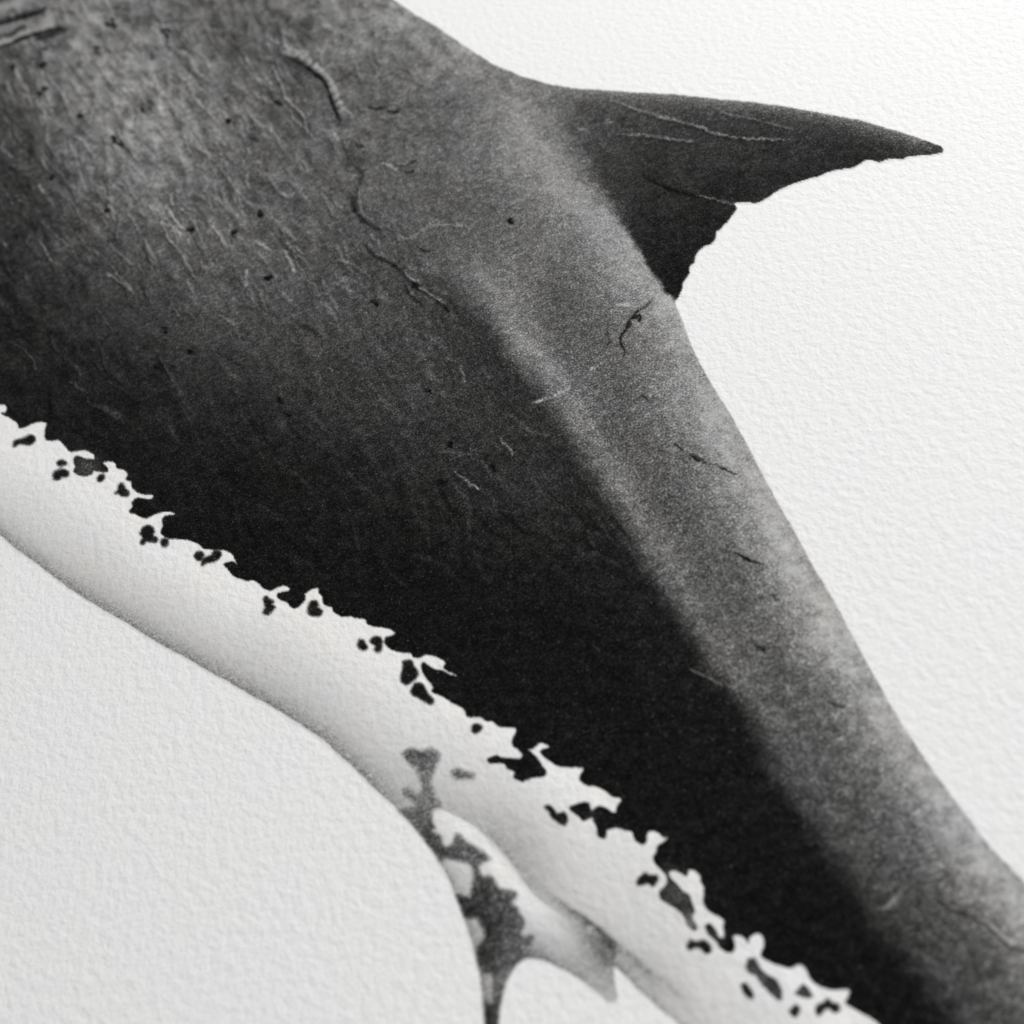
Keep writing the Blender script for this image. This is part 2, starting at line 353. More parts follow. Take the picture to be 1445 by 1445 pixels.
body_pts = BACK_EDGE + FIN_TOP[:2] + FIN_BASE[2:] + TAIL_EDGE[1:] + list(reversed(SERR)) + [(-480, -480)]
dorsal_pts = [(700, 94)] + FIN_TOP + FIN_TRAIL + FIN_BASE[::-1][1:-1]
sd_dark = poly_sdf(body_pts)                                     # back + flank, without the fin
sd_fin = poly_sdf(FIN_TOP + [tuple(q) for q in smooth_line(FIN_TRAIL, 3)] + [(900, 380), (800, 300), (720, 200), (690, 95)])
belly_pts = SERR + list(reversed(TAIL_LOWER)) + list(reversed(FOLD[3:])) + list(reversed(FIN_BELLY[:-4])) + list(reversed(BELLY_EDGE))
belly_pts = SERR + list(reversed(TAIL_LOWER)) + [FIN_BELLY[-2]] + list(reversed(FIN_BELLY[:-2])) + list(reversed(BELLY_EDGE))
sd_belly = poly_sdf(belly_pts)
pelv_pts = FIN_LEAD + FIN_LOWER + list(reversed(FIN_BELLY[:-1]))
sd_pelv = poly_sdf(pelv_pts)
sd_under = poly_sdf(SERR + TAIL_LOWER[::-1] + FIN_LOWER[::-1] + FIN_LEAD[::-1] + BELLY_EDGE[::-1])

# flank and back with the soft ridge between them
ridge = smooth_line(RIDGE)
dR, tR, sR = line_field(ridge, 260.0)
dR = -dR * sR                                                     # positive on the back's side
far_right = (U - (560 + (V - 190) * 0.69)) > 0
dR = np.where(np.abs(dR) >= 259, np.where(far_right, 260, -260), dR)
wob = fbm(MX / 2.2, MY / 2.2, 3, seed=21)
soft = np.where(V < 460, 28 + (460 - V) * 0.5, np.where(V > 1000, 26 + (V - 1000) * 0.04, 28 - 2 * sstep(460, 1000, V)))
soft = np.clip(soft, 20, 105)
t_back = sstep(-0.7, 1.0, (dR + wob * 6) / soft)
Lf = np.clip(tps(FLANK), 20, 150); Lb = np.clip(tps(BAND), 40, 175)
dP, tP, _ = line_field(smooth_line(TAIL_EDGE), 140.0)
Lb = Lb + (160 - Lb) * np.exp(-(dP / 30.0) ** 1.4) * 0.75 * sstep(0.0, 0.06, tP)
hl = 146 - 72 * sstep(420, 1250, V)
Lb = Lb + (hl - Lb) * np.exp(-((dR - 24) / 18.0) ** 2) * 0.55 * sstep(300, 420, V)
Lf = Lf * (1 + 0.16 * sstep(560, 250, V) * sstep(-20, 130, U) * sstep(700, 560, U))
dK, tK, _ = line_field(BACK_EDGE + [(742, 108)], 160.0)
Lb = Lb + (142 - Lb) * np.exp(-(dK / 42.0) ** 1.5) * 0.55 * sstep(0.1, 0.4, tK)
Lf = Lf * (1 - 0.12 * np.exp(-((dR + 30) / 30.0) ** 2) * sstep(370, 460, V) * sstep(900, 700, V))
Lbody = Lf * (1 - t_back) + Lb * t_back

# mottling of the skin, drawn out along the body
cu, cv = U / 100.0, V / 100.0
ang = np.radians(58 - 10 * sstep(200, 900, U))
ca, sa = math.cos(math.radians(54)), math.sin(math.radians(54))
along = U * ca + V * sa; across = -U * sa + V * ca
bend = fbm(cu * 0.9, cv * 0.9, 2, seed=31) * 26 + fbm(U / 38.0, V / 38.0, 2, seed=32) * 11
streak = fbm(along / 46.0, (across + bend) / 11.0, 3, seed=33)
blot = fbm(U / 24.0 + streak * 0.5, V / 20.0, 4, seed=35, rough=0.62)
tiny = fbm(U / 9.0 + streak, V / 8.0, 2, seed=39)
big = fbm(U / 85.0, V / 75.0, 3, seed=37)
amp_st = 24 * sstep(720, 200, V + 0.25 * U) * sstep(600, 400, U) + 5.0 + 7.0 * sstep(760, 560, V + 0.1 * U) * (1 - t_back)
deep = sstep(60, 34, Lf) * (1 - t_back)
amp_bl = 10 * deep + np.where(t_back > 0.5, 11 + 8 * sstep(650, 1050, V), 11) + 22 * sstep(700, 150, V + 0.4 * U)
Lbody = Lbody * (1 + (streak * amp_st + blot * amp_bl + big * 8 + tiny * (5 + 7 * sstep(650, 150, V + 0.4 * U))) / 100.0 * 1.5)

# fin over the body, its foot fading into the back
base = smooth_line(FIN_BASE)
dB, tB, sB = line_field(base, 120.0)
dB = -dB * sB
dB = np.where(np.abs(dB) >= 119, np.where((sd_fin > 0) & (U + V * 0.4 > 900), 120, -120), dB)
Lbody = Lbody + (156 - Lbody) * np.exp(-((dB + 44 - 14 * sstep(150, 400, V)) / 19.0) ** 2) * 0.55 * sstep(110, 190, V) * sstep(425, 330, V)
fin_soft = np.clip(86 * (1 - (V - 95) / 265.0), 6, 90)
t_fin = sstep(-0.75, 0.75, (dB + wob * 5) / fin_soft)
Lfin = (tps(FINTONE) - 7) * (1 + (blot * 32 + big * 20 + tiny * 10) / 100.0)
dT, tT, _ = line_field(smooth_line(FIN_TOP), 60.0)
Lfin = Lfin + (132 - Lfin) * np.exp(-(dT / 13.0) ** 1.2) * 0.9 * sstep(1335, 1290, U) * sstep(690, 800, U)
whole = np.maximum(sd_dark, sd_fin)
Ldark = Lbody * (1 - t_fin) + Lfin * t_fin

# belly
Lbelly = np.clip(tps(BELLYT) + 5, 150, 234)
dE, tE, _ = line_field(BELLY_EDGE, 120.0)
edge_dark = np.exp(-dE / (13.0 + 9.0 * sstep(0.35, 0.0, tE))) * sstep(1.0, 0.93, tE)
Lbelly = Lbelly - (Lbelly - 92) * edge_dark * 0.62
dE2, tE2, sE2 = line_field(TAIL_LOWER, 60.0)
Lbelly = Lbelly - (Lbelly - 120) * np.exp(-dE2 / 3.5) * sstep(1.0, 0.2, tE2) * 0.7
Lbelly = np.maximum(Lbelly, 0) + np.clip(fbm(MX / 1.3, MY / 1.3, 3, seed=41) * 5, -5, 5)

# pelvic fin
Lpelv = np.clip(tps(FINPELV), 60, 240)
dL, tL, _ = line_field(FIN_LEAD, 40.0)
Lpelv = Lpelv - (Lpelv - 120) * np.exp(-dL / 7.0) * 0.75
dW, tW, _ = line_field(FIN_LOWER[8:19], 60.0)
Lpelv = Lpelv - (Lpelv - 110) * np.exp(-dW / 6.0) * 0.75 * sstep(1.0, 0.5, tW)
sd_patch = np.minimum(poly_sdf(smooth_line(PATCH + PATCH[:1], 3)[:-1]), sd_under)
patch_lv = tps([(590, 1070, 105), (575, 1065, 75), (600, 1110, 112), (600, 1130, 125), (580, 1118, 150), (600, 1150, 100), (590, 1170, 72), (620, 1200, 62), (640, 1195, 92), (670, 1205, 98),
    (660, 1240, 70), (650, 1275, 48), (670, 1270, 46), (690, 1265, 78), (710, 1265, 82), (720, 1290, 80), (700, 1310, 66), (685, 1345, 48), (715, 1340, 84), (730, 1330, 100), (700, 1360, 80), (690, 1380, 70), (688, 1425, 38), (705, 1420, 95), (698, 1390, 110), (690, 1480, 45), (750, 1345, 100)])
patch_lv = np.clip(patch_lv, 30, 160) + fbm(MX / 0.9, MY / 0.9, 3, seed=43) * 30

# lay them onto the paper, light to dark
L = Lp.copy()


def lay(level, sd, soft_px):
    global L
    a = sstep(-soft_px, soft_px, sd + jit * min(1.0, soft_px / 1.5))
    L = L * (1 - a) + level * a


lay(Lbelly, sd_belly, 2.2)
lay(Lpelv, np.minimum(sd_pelv + 2.5, sd_under), 2.0)
# shade of the belly along the fin's root, and the dark fold behind it
dF, tF, sF = line_field(smooth_line(FIN_BELLY[:-3]), 60.0)
a = np.where(sF < 0, np.exp(-dF / 16.0), np.exp(-dF / 4.0)) * sstep(0.26, 0.42, tF) * sstep(0.8, 0.55, tF) * 0.45
a = a * (np.maximum(sd_belly, sd_pelv) > 0)
L = L - (L - 150) * a
dG, tG, sG = line_field(smooth_line(FOLD), 70.0)
a = np.where(sG > 0, np.exp(-dG / (4 + 9 * tG)), np.exp(-dG / 2.5)) * sstep(0.0, 0.8, tG)
L = L - (L - 62) * a * 0.85 * (np.maximum(sd_belly, sd_pelv) > 0)
FOLD2 = zc(700, 1045, [(600, 1035), (660, 1070), (720, 1130), (800, 1200), (880, 1250), (960, 1330), (1040, 1430), (1100, 1500)])
dG2, tG2, sG2 = line_field(smooth_line(FOLD2), 70.0)
a = np.where(sG2 < 0, np.exp(-dG2 / (3 + 6 * tG2)), np.exp(-dG2 / 6.0)) * sstep(1.0, 0.15, tG2) * 0.62
L = L - (L - 105) * a * (sd_belly > 0)
lay(patch_lv, sd_patch - 0.5, 5.0)
for pts, lv, sf in GREY_SPOTS:
    lay(lv + blot * 16, poly_sdf(pts, 30.0), sf)
spot_sd = []
for pts in SPOTS:
    p = smooth_line(list(pts) + [pts[0]], 3)[:-1]
    s = poly_sdf(p, 14.0)
    spot_sd.append(s)
    lay(32 + blot * 10, s + 1.3, 2.6)
edge_soft = 1.4
# grey lobes among the serrated edge
for (gu, gv, gr, gl) in ((122, 660, 17, 70), (955, 1262, 24, 74), (976, 1300, 14, 120), (945, 1235, 14, 60), (835, 1155, 10, 50), (1010, 1322, 14, 52)):
    w = np.exp(-((U - gu) ** 2 + (V - gv) ** 2) / (gr * gr))
    Ldark = Ldark * (1 - w) + gl * w
lay(Ldark, whole + 0.9 * sstep(560, 600, V) * (t_back < 0.3), edge_soft)
dark_here = sstep(-1, 1, whole)

# ------------------------------------------------------------------ single strokes of the pencil and eraser
warp_u = fbm(U / 7.0, V / 7.0, 2, seed=61) * 2.6
warp_v = fbm(U / 7.0, V / 7.0, 2, seed=67) * 2.6
named_strokes = []      # (part name, mask distance, half width)


def stroke(pts, level, width, op=0.8, name=None, taper=True, offset_dark=0):
    global L
    if level > 100:
        level += 20
    elif level > 60:
        level += 8
    op = min(op * 1.12, 0.97)
    p = smooth_line(pts, 5) if len(pts) > 2 else np.array(pts, float)
    lo = p.min(0) - width * 4 - 6; hi = p.max(0) + width * 4 + 6
    c0, c1 = np.searchsorted(ax1, [lo[0], hi[0]]); r0, r1 = np.searchsorted(ax1, [lo[1], hi[1]])
    if c1 - c0 < 2 or r1 - r0 < 2:
        return
    sl = (slice(r0, r1), slice(c0, c1))
    u = U[sl] + blot[sl] * 1.2 + warp_u[sl]; v = V[sl] + warp_v[sl]
    D = np.full(u.shape, 1e3); T = np.zeros(u.shape)
    SGN = np.ones(u.shape)
    n = len(p) - 1
    for i in range(n):
        a, b = p[i], p[i + 1]; e = b - a; L2 = max(e @ e, 1e-9)
        t = np.clip(((u - a[0]) * e[0] + (v - a[1]) * e[1]) / L2, 0, 1)
        d = np.hypot(u - a[0] - t * e[0], v - a[1] - t * e[1])
        m = d < D
        D[m] = d[m]; T[m] = (i + t[m]) / n
        SGN[m] = np.sign(e[0] * (v - a[1]) - e[1] * (u - a[0]))[m]
    w = width * (0.35 + 0.65 * np.sin(np.pi * np.clip(T, 0.02, 0.98)) ** 0.5) if taper else width
    w = w * (1 + 0.45 * blot[sl] * 2)
    A = np.exp(-(D / np.maximum(w, 0.4)) ** 2) * op * dark_here[sl]
    if taper:
        A = A * sstep(0, 0.12, T) * sstep(1, 0.85, T)
    A = np.clip(A * (1 + streak[sl] * 0.8), 0, 1)
    L[sl] = L[sl] * (1 - A) + level * A
    if offset_dark:
        B = np.exp(-((D - w * 1.7) / (w * 1.1)) ** 2) * op * 0.55 * dark_here[sl] * (SGN > 0)
        if taper:
            B = B * sstep(0, 0.12, T) * sstep(1, 0.85, T)
        L[sl] = L[sl] * (1 - B) + offset_dark * B
    if name:
        full = np.full((N, N), 1e3); full[sl] = D
        named_strokes.append((name, full, max(width * 1.5, 2.6)))


# many faint wrinkles that run with the body
for i in range(760):
    u0 = rng.uniform(-60, 640); v0 = rng.uniform(20, 620)
    pick = rng.rand()
    if pick < 0.25:
        u0 = rng.uniform(300, 900); v0 = rng.uniform(300, 800)
    elif pick < 0.62:
        u0 = rng.uniform(-40, 420); v0 = rng.uniform(30, 400)
    th = math.radians(rng.normal(60 - 14 * min(1, max(0, (u0 + v0 - 300) / 700)), 15))
    low = sstep(480, 760, u0 * 0.5 + v0)
    ln = rng.uniform(16, 60) * (1 + 0.4 * low)
    k = rng.normal(0, 0.17)
    pts = []
    for s in np.linspace(0, 1, 5):
        a_ = th + k * (s - 0.5) * 3 + rng.normal(0, 0.16)
        pts.append((u0, v0)); u0 += math.cos(a_) * ln / 4; v0 += math.sin(a_) * ln / 4
    iv = int(np.clip((v0 + MARG) / STEP, 0, N - 1)); iu = int(np.clip((u0 + MARG) / STEP, 0, N - 1))
    b0 = L[iv, iu]
    if b0 > 170 or t_back[iv, iu] > 0.35:
        continue
    up = rng.uniform(24, 52) * (0.55 + b0 / 120.0)
    if rng.rand() < 0.7:
        stroke(pts, min(b0 + up * (1 - 0.35 * low), 146), rng.uniform(1.0, 2.3) + 1.6 * low, rng.uniform(0.25, 0.75) * (1 - 0.45 * low), offset_dark=max(b0 - 34, 12) if low < 0.5 else 0)
    else:
        stroke(pts, max(b0 - 26, 12), rng.uniform(1.2, 2.6) + 1.5 * low, rng.uniform(0.3, 0.65) * (1 - 0.4 * low))

# dark flecks
for (u0, v0) in [(60, 92), (62, 128), (116, 164), (205, 152), (163, 200), (72, 250), (152, 295), (325, 170), (367, 303), (270, 322), (332, 331), (234, 43), (160, 33), (225, 517), (380, 393),
                 (604, 553), (404, 585), (638, 630), (692, 658), (622, 680), (392, 146), (232, 462), (270, 494), (265, 620), (20, 95), (136, 71), (720, 310), (395, 565), (55, 132), (170, 207), (530, 425)]:
    for k in range(3):
        d = rng.normal(0, 2.6, 2)
        stroke([(u0 + d[0] - 1.5, v0 + d[1]), (u0 + d[0] + 1.5, v0 + d[1] + rng.normal(0, 1.8))], 16, rng.uniform(1.5, 2.7), 0.9, taper=False)

# folds at the corner
K = lambda pts: zc(0, 0, pts, 9.633)
for band, lv in (([(-300, 200), (0, 110), (200, 60), (420, -40)], 128), ([(-300, 500), (0, 430), (260, 340), (430, 300)], 108), ([(-300, 600), (0, 545), (250, 490), (480, 400), (650, 300)], 122)):
    stroke(K(band), lv, 6.0, 0.7, taper=False)
stroke(K([(-200, 70), (0, 20), (60, -10)]), 40, 3.0, 0.8)
stroke(K([(-300, 190), (0, 120), (150, 70), (330, -10)]), 132, 7, 0.85)
stroke(K([(-300, 270), (0, 210), (160, 185), (240, 150), (420, 40)]), 122, 3.0, 0.6)
stroke(K([(-300, 400), (0, 320), (180, 275), (370, 205), (540, 160), (690, 60)]), 14, 4.2, 0.97, name='skin_fold')
stroke(K([(-300, 470), (0, 385), (180, 320), (340, 275)]), 118, 2.4, 0.7)
stroke(K([(-200, 560), (0, 500), (180, 460), (270, 385), (400, 370)]), 38, 3.2, 0.7)
stroke(K([(240, 385), (300, 370)]), 15, 2.2, 0.7)
stroke(K([(-300, 660), (0, 590), (200, 540), (400, 460), (560, 410), (690, 340), (740, 280)]), 142, 3.8, 0.85)
stroke(K([(600, 230), (690, 280), (720, 330)]), 138, 5.0, 0.6)
stroke(K([(-300, 700), (0, 632), (160, 580), (340, 505), (560, 445), (740, 400), (860, 380), (960, 430)]), 18, 3.0, 0.97, name='skin_fold')
stroke(K([(440, 540), (640, 500), (800, 420), (940, 410)]), 38, 4.5, 0.8)
stroke(K([(500, 680), (560, 740), (600, 750)]), 42, 2.6, 0.6)
stroke(K([(540, 670), (660, 645)]), 34, 2.0, 0.7)
stroke(K([(-60, 780), (100, 760), (240, 690), (380, 640)]), 62, 5, 0.55)
stroke(K([(200, 850), (230, 980), (300, 1120), (370, 1230), (380, 1350)]), 132, 2.2, 0.75)
stroke(K([(340, 880), (420, 980), (470, 1100)]), 128, 3.4, 0.6)
stroke(K([(95, 1100), (120, 1190), (190, 1290)]), 130, 2.2, 0.7)
stroke(K([(930, 1040), (1030, 1160), (1130, 1310), (1200, 1400)]), 140, 2.4, 0.65)
stroke(K([(1050, 830), (1100, 920)]), 62, 6, 0.6)
stroke(K([(1210, 220), (1330, 330)]), 138, 3, 0.5)
stroke(K([(1070, 290), (1150, 400), (1200, 540)]), 130, 5, 0.45)
C0 = lambda pts: zc(0, 0, pts)
for pts, lv, w, op in (
    ([(470, 270), (530, 370), (590, 450), (635, 505)], 140, 1.6, .8), ([(530, 215), (600, 290), (640, 350)], 132, 1.8, .6),
    ([(350, 390), (400, 460), (430, 500)], 138, 2.0, .7), ([(795, 430), (815, 490)], 140, 2.2, .6),
    ([(950, 390), (980, 480), (1040, 550), (1105, 615)], 142, 1.8, .8), ([(1240, 530), (1290, 600), (1310, 650)], 135, 1.8, .7),
    ([(970, 340), (1040, 390), (1110, 440)], 128, 2, .6), ([(940, 240), (1000, 260), (1060, 300)], 132, 2, .6),
    ([(960, 140), (985, 200)], 130, 1.8, .6), ([(590, 625), (610, 680), (680, 780), (720, 830)], 135, 1.8, .65),
    ([(345, 700), (380, 790), (430, 950), (445, 980)], 122, 1.8, .7), ([(405, 700), (470, 790), (500, 860)], 126, 2, .65),
    ([(580, 920), (650, 960), (715, 1035)], 136, 1.8, .75), ([(640, 1060), (690, 1140), (720, 1200)], 122, 1.7, .7),
    ([(970, 740), (1060, 790), (1150, 890), (1230, 1000), (1320, 1070)], 124, 1.8, .6), ([(1095, 905), (1110, 1000), (1190, 1100)], 128, 1.8, .6),
    ([(910, 1010), (960, 1060), (1030, 1100), (1080, 1160)], 128, 1.8, .7), ([(915, 1265), (950, 1340), (1010, 1440)], 118, 1.7, .75),
    ([(810, 1260), (815, 1310)], 112, 1.7, .6), ([(720, 1320), (800, 1400)], 108, 1.5, .65), ([(1385, 320), (1410, 390), (1445, 460)], 134, 1.6, .8),
    ([(850, 900), (900, 1000), (930, 1060)], 70, 2.2, .6), ([(600, 940), (650, 1000)], 56, 2.4, .6), ([(590, 720), (640, 760), (680, 800)], 52, 4.0, .6),
    ([(980, 1030), (1040, 1110), (1060, 1180)], 60, 4.0, .55), ([(820, 120), (900, 104), (1000, 108)], 62, 1.8, .7), ([(1060, 0), (1110, 25)], 30, 2.0, .7)):
    stroke(C0(pts), lv, w, op, offset_dark=58 if lv > 100 else 0)

# the notched scar and its tail
C1 = lambda pts: zc(350, 0, pts)
stroke(C1([(175, 150), (190, 220), (215, 270)]), 140, 2.0, 0.7)
scar_line = smooth_line(C1([(195, 262), (250, 288), (300, 322), (350, 360), (380, 398), (415, 450), (445, 510), (468, 572)]), 6)
sl_len = np.concatenate([[0], np.cumsum(np.hypot(*(scar_line[1:] - scar_line[:-1]).T))])
for q in np.arange(2, sl_len[-1], 10.5):
    a_ = np.interp(q, sl_len, scar_line[:, 0]) + 3.2; b_ = np.interp(q, sl_len, scar_line[:, 1]) - 2.2
    stroke([(a_ - 1, b_ + 1), (a_ + 1.6, b_ - 1.6)], rng.uniform(128, 150), rng.uniform(3.6, 4.6), 0.9, taper=False)
stroke(C1([(170, 280), (220, 298), (270, 325), (340, 375), (390, 420), (420, 490), (440, 560), (465, 610), (480, 680)]), 26, 3.6, 0.9, name='scar')
stroke(C1([(180, 290), (230, 320), (290, 370), (350, 395)]), 46, 5.5, 0.45)
stroke(C1([(475, 680), (495, 770), (530, 830), (580, 880), (575, 930), (550, 1000), (545, 1080)]), 34, 2.6, 0.65, name='scar')
stroke(C1([(530, 990), (540, 1050), (550, 1095)]), 22, 4.5, 0.7)
stroke(C1([(550, 1080), (600, 1130), (660, 1165), (700, 1190)]), 30, 2.6, 0.8)
stroke(C1([(570, 930), (570, 1020), (590, 1090), (670, 1150)]), 122, 1.8, 0.65)
stroke(C1([(120, 325), (160, 410), (190, 490), (240, 545), (280, 590), (295, 650), (305, 725)]), 138, 1.8, 0.85, offset_dark=50, name='scratch')
stroke(C1([(230, 380), (275, 430)]), 45, 2.4, 0.6)
stroke(C1([(135, 525), (160, 532)]), 25, 2.2, 0.8)
stroke(C1([(600, 545), (650, 555), (690, 548), (720, 535)]), 28, 2.4, 0.85, name='crease')
stroke(C1([(700, 545), (735, 525), (780, 540)]), 112, 1.4, 0.7)
stroke(C1([(695, 560), (740, 572), (780, 555)]), 26, 2.2, 0.85)
stroke(C1([(720, 553), (760, 548)]), 112, 2.2, 0.7)
stroke(C1([(650, 600), (740, 628)]), 60, 1.8, 0.6)
stroke(C1([(545, 715), (560, 748), (600, 742)]), 32, 2.2, 0.8)
stroke(C1([(540, 705), (590, 730), (625, 710)]), 108, 1.6, 0.5)
stroke(C1([(730, 828), (790, 845), (840, 828), (880, 826)]), 40, 2.0, 0.8, name='crease')
stroke(C1([(740, 830), (790, 836), (830, 826)]), 118, 1.4, 0.6)
stroke(C1([(790, 878), (820, 882), (850, 868)]), 26, 2.4, 0.85)
stroke(C1([(690, 372), (780, 392), (860, 425), (940, 465), (1005, 500)]), 66, 1.6, 0.7)
stroke(C1([(760, 380), (870, 420), (1000, 490)]), 116, 1.4, 0.4)
stroke(C1([(750, 1180), (800, 1215), (850, 1200), (900, 1165), (970, 1145), (1060, 1150), (1180, 1160)]), 122, 1.6, 0.8, name='scratch')
stroke(C1([(900, 1100), (980, 1130)]), 112, 1.5, 0.5)
stroke(C1([(860, 1255), (890, 1278), (940, 1282)]), 26, 2.0, 0.85)
stroke(C1([(440, 1030), (490, 1060)]), 120, 1.8, 0.6)
stroke(C1([(1325, 1120), (1345, 1125)]), 24, 2.2, 0.8)
stroke(C1([(580, 1230), (640, 1300), (740, 1350), (800, 1400), (850, 1435)]), 32, 3.0, 0.7)
C2 = lambda pts: zc(350, 350, pts)
stroke(C2([(720, 80), (790, 130), (820, 170), (860, 185)]), 30, 2.8, 0.85, name='crease')
stroke(C2([(790, 115), (830, 155), (885, 172)]), 122, 1.8, 0.85)
stroke(C2([(800, 180), (815, 230), (860, 270), (910, 310)]), 28, 2.4, 0.8)
stroke(C2([(810, 190), (845, 240)]), 122, 1.6, 0.6)
stroke(C2([(820, 190), (880, 215), (940, 250), (1000, 300), (1040, 340)]), 26, 3.0, 0.85, name='crease')
stroke(C2([(870, 195), (930, 235), (1010, 285)]), 128, 1.8, 0.75)
stroke(C2([(830, 190), (880, 200)]), 22, 4.0, 0.8)
stroke(C2([(860, 185), (960, 190)]), 44, 2.4, 0.5)
stroke(C2([(240, 385), (310, 410), (370, 440)]), 40, 2.4, 0.6)
stroke(C2([(300, 165), (350, 190)]), 108, 2.2, 0.5)
stroke(C2([(410, 605), (440, 630)]), 118, 1.8, 0.6)
for pts, lv, w, op in (([(1080, 590), (1095, 650), (1115, 715)], 112, 1.8, .8), ([(990, 590), (1010, 600)], 112, 1.5, .7), ([(1040, 620), (1070, 690)], 92, 1.4, .55),
                       ([(1040, 1130), (1110, 1185), (1190, 1240)], 118, 1.9, .9), ([(1275, 965), (1320, 1010), (1360, 1060)], 118, 2.0, .8), ([(770, 940), (850, 975)], 78, 1.4, .6),
                       ([(1250, 1280), (1270, 1320)], 66, 1.3, .6), ([(520, 690), (600, 740)], 84, 1.5, .5), ([(610, 610), (660, 640)], 92, 2, .4)):
    stroke(C2(pts), lv, w, op)
# cracks and scratches on the back
C3 = lambda pts: zc(700, 400, pts)
stroke(C3([(815, 60), (770, 110), (725, 140), (690, 180), (660, 230), (635, 290), (655, 340), (645, 390)]), 26, 2.0, 0.95, name='crack')
stroke(C3([(690, 180), (735, 165), (730, 205)]), 28, 2.4, 0.8)
stroke(C3([(690, 195), (660, 245)]), 34, 3.0, 0.7)
stroke(C3([(570, 190), (568, 250), (572, 300), (545, 350)]), 44, 1.8, 0.65, name='crack')
stroke(C3([(600, 110), (640, 108), (700, 112)]), 170, 2.6, 0.85)
stroke(C3([(580, 140), (630, 132)]), 162, 1.6, 0.6)
stroke(C3([(170, 612), (250, 590), (330, 560), (395, 515)]), 150, 1.7, 0.95, name='scratch')
stroke(C3([(470, 450), (530, 410), (570, 375)]), 146, 1.7, 0.7)
stroke(C3([(725, 585), (755, 575), (775, 600)]), 26, 2.0, 0.9)
stroke(C3([(880, 790), (950, 850), (1010, 875), (1060, 910), (1130, 930), (1200, 965), (1260, 985)]), 48, 1.6, 0.85, name='crack')
stroke(C3([(980, 870), (1050, 912)]), 28, 1.8, 0.8)
stroke(C3([(1200, 1370), (1250, 1390), (1300, 1415), (1330, 1425), (1375, 1440)]), 20, 1.9, 0.95, name='crack')
stroke(C3([(15, 790), (60, 830), (90, 870)]), 100, 1.9, 0.8)
stroke(C3([(190, 990), (270, 1120)]), 78, 1.5, 0.5)
C4 = lambda pts: zc(1045, 800, pts)
stroke(C4([(165, 130), (175, 160), (210, 175)]), 30, 2.0, 0.85)
stroke(C4([(60, 395), (110, 415), (130, 440)]), 28, 2.4, 0.85)
stroke(C4([(440, 675), (485, 705), (550, 710)]), 40, 2.0, 0.85, name='crack')
stroke(C4([(460, 830), (500, 860)]), 58, 2.6, 0.5)
stroke(zc(1045, 1045, [(690, 860), (760, 840), (820, 770), (870, 710)]), 132, 2.4, 0.65, name='scratch')
stroke(zc(1045, 1045, [(980, 790), (1050, 850), (1150, 890), (1240, 930), (1310, 990), (1370, 1050), (1440, 1072), (1520, 1085)]), 44, 2.2, 0.8, name='crack')
stroke(zc(1045, 1045, [(1190, 895), (1270, 935), (1340, 1000), (1400, 1040)]), 168, 2.6, 0.6)
stroke(zc(1045, 1045, [(1130, 840), (1240, 870)]), 82, 4, 0.5)
C6 = lambda pts: zc(700, 750, pts)
stroke(C6([(960, 690), (1050, 730), (1130, 770), (1220, 800), (1290, 830)]), 105, 1.8, 0.6, name='scratch')
stroke(C6([(480, 560), (540, 620)]), 60, 1.5, 0.6)
stroke(C6([(740, 550), (800, 590)]), 64, 1.4, 0.5)
# veins of the dorsal fin
stroke(C3([(540, -945), (640, -915), (700, -890), (790, -865), (900, -835), (1050, -795), (1110, -765), (1260, -740), (1420, -735), (1560, -735)]), 112, 2.0, 0.9, name='fin_vein', offset_dark=30)
stroke(C3([(600, -762), (700, -758), (800, -750), (930, -730), (1040, -722)]), 104, 1.9, 0.9, name='fin_vein', offset_dark=30)
stroke(C3([(1090, -915), (1170, -865), (1280, -845), (1420, -810), (1560, -780)]), 99, 1.9, 0.8, name='fin_vein', offset_dark=34)
stroke(C3([(740, -550), (820, -510), (900, -475), (1000, -450), (1120, -425), (1220, -400)]), 20, 3.0, 0.85, name='fin_vein')
stroke(C3([(1000, -456), (1120, -428), (1230, -402), (1290, -400)]), 92, 1.7, 0.8)
stroke(C3([(410, -800), (430, -785), (480, -790)]), 116, 1.6, 0.7)
stroke(C3([(555, -830), (570, -840), (560, -820), (620, -830)]), 104, 2.6, 0.5)
stroke(C3([(500, -900), (560, -875), (575, -860)]), 46, 2.6, 0.5)
stroke(C3([(560, -830), (650, -835), (720, -815)]), 48, 2.2, 0.5)

# ------------------------------------------------------------------ levels -> albedo of paper and graphite
PAPER_ALB = 0.80
L = L - 5.5 * sstep(46, 27, L)
L = np.clip(L, 12, None)
alb = np.clip(PAPER_ALB * lin(L) / lin(Lp), 0.004, PAPER_ALB)

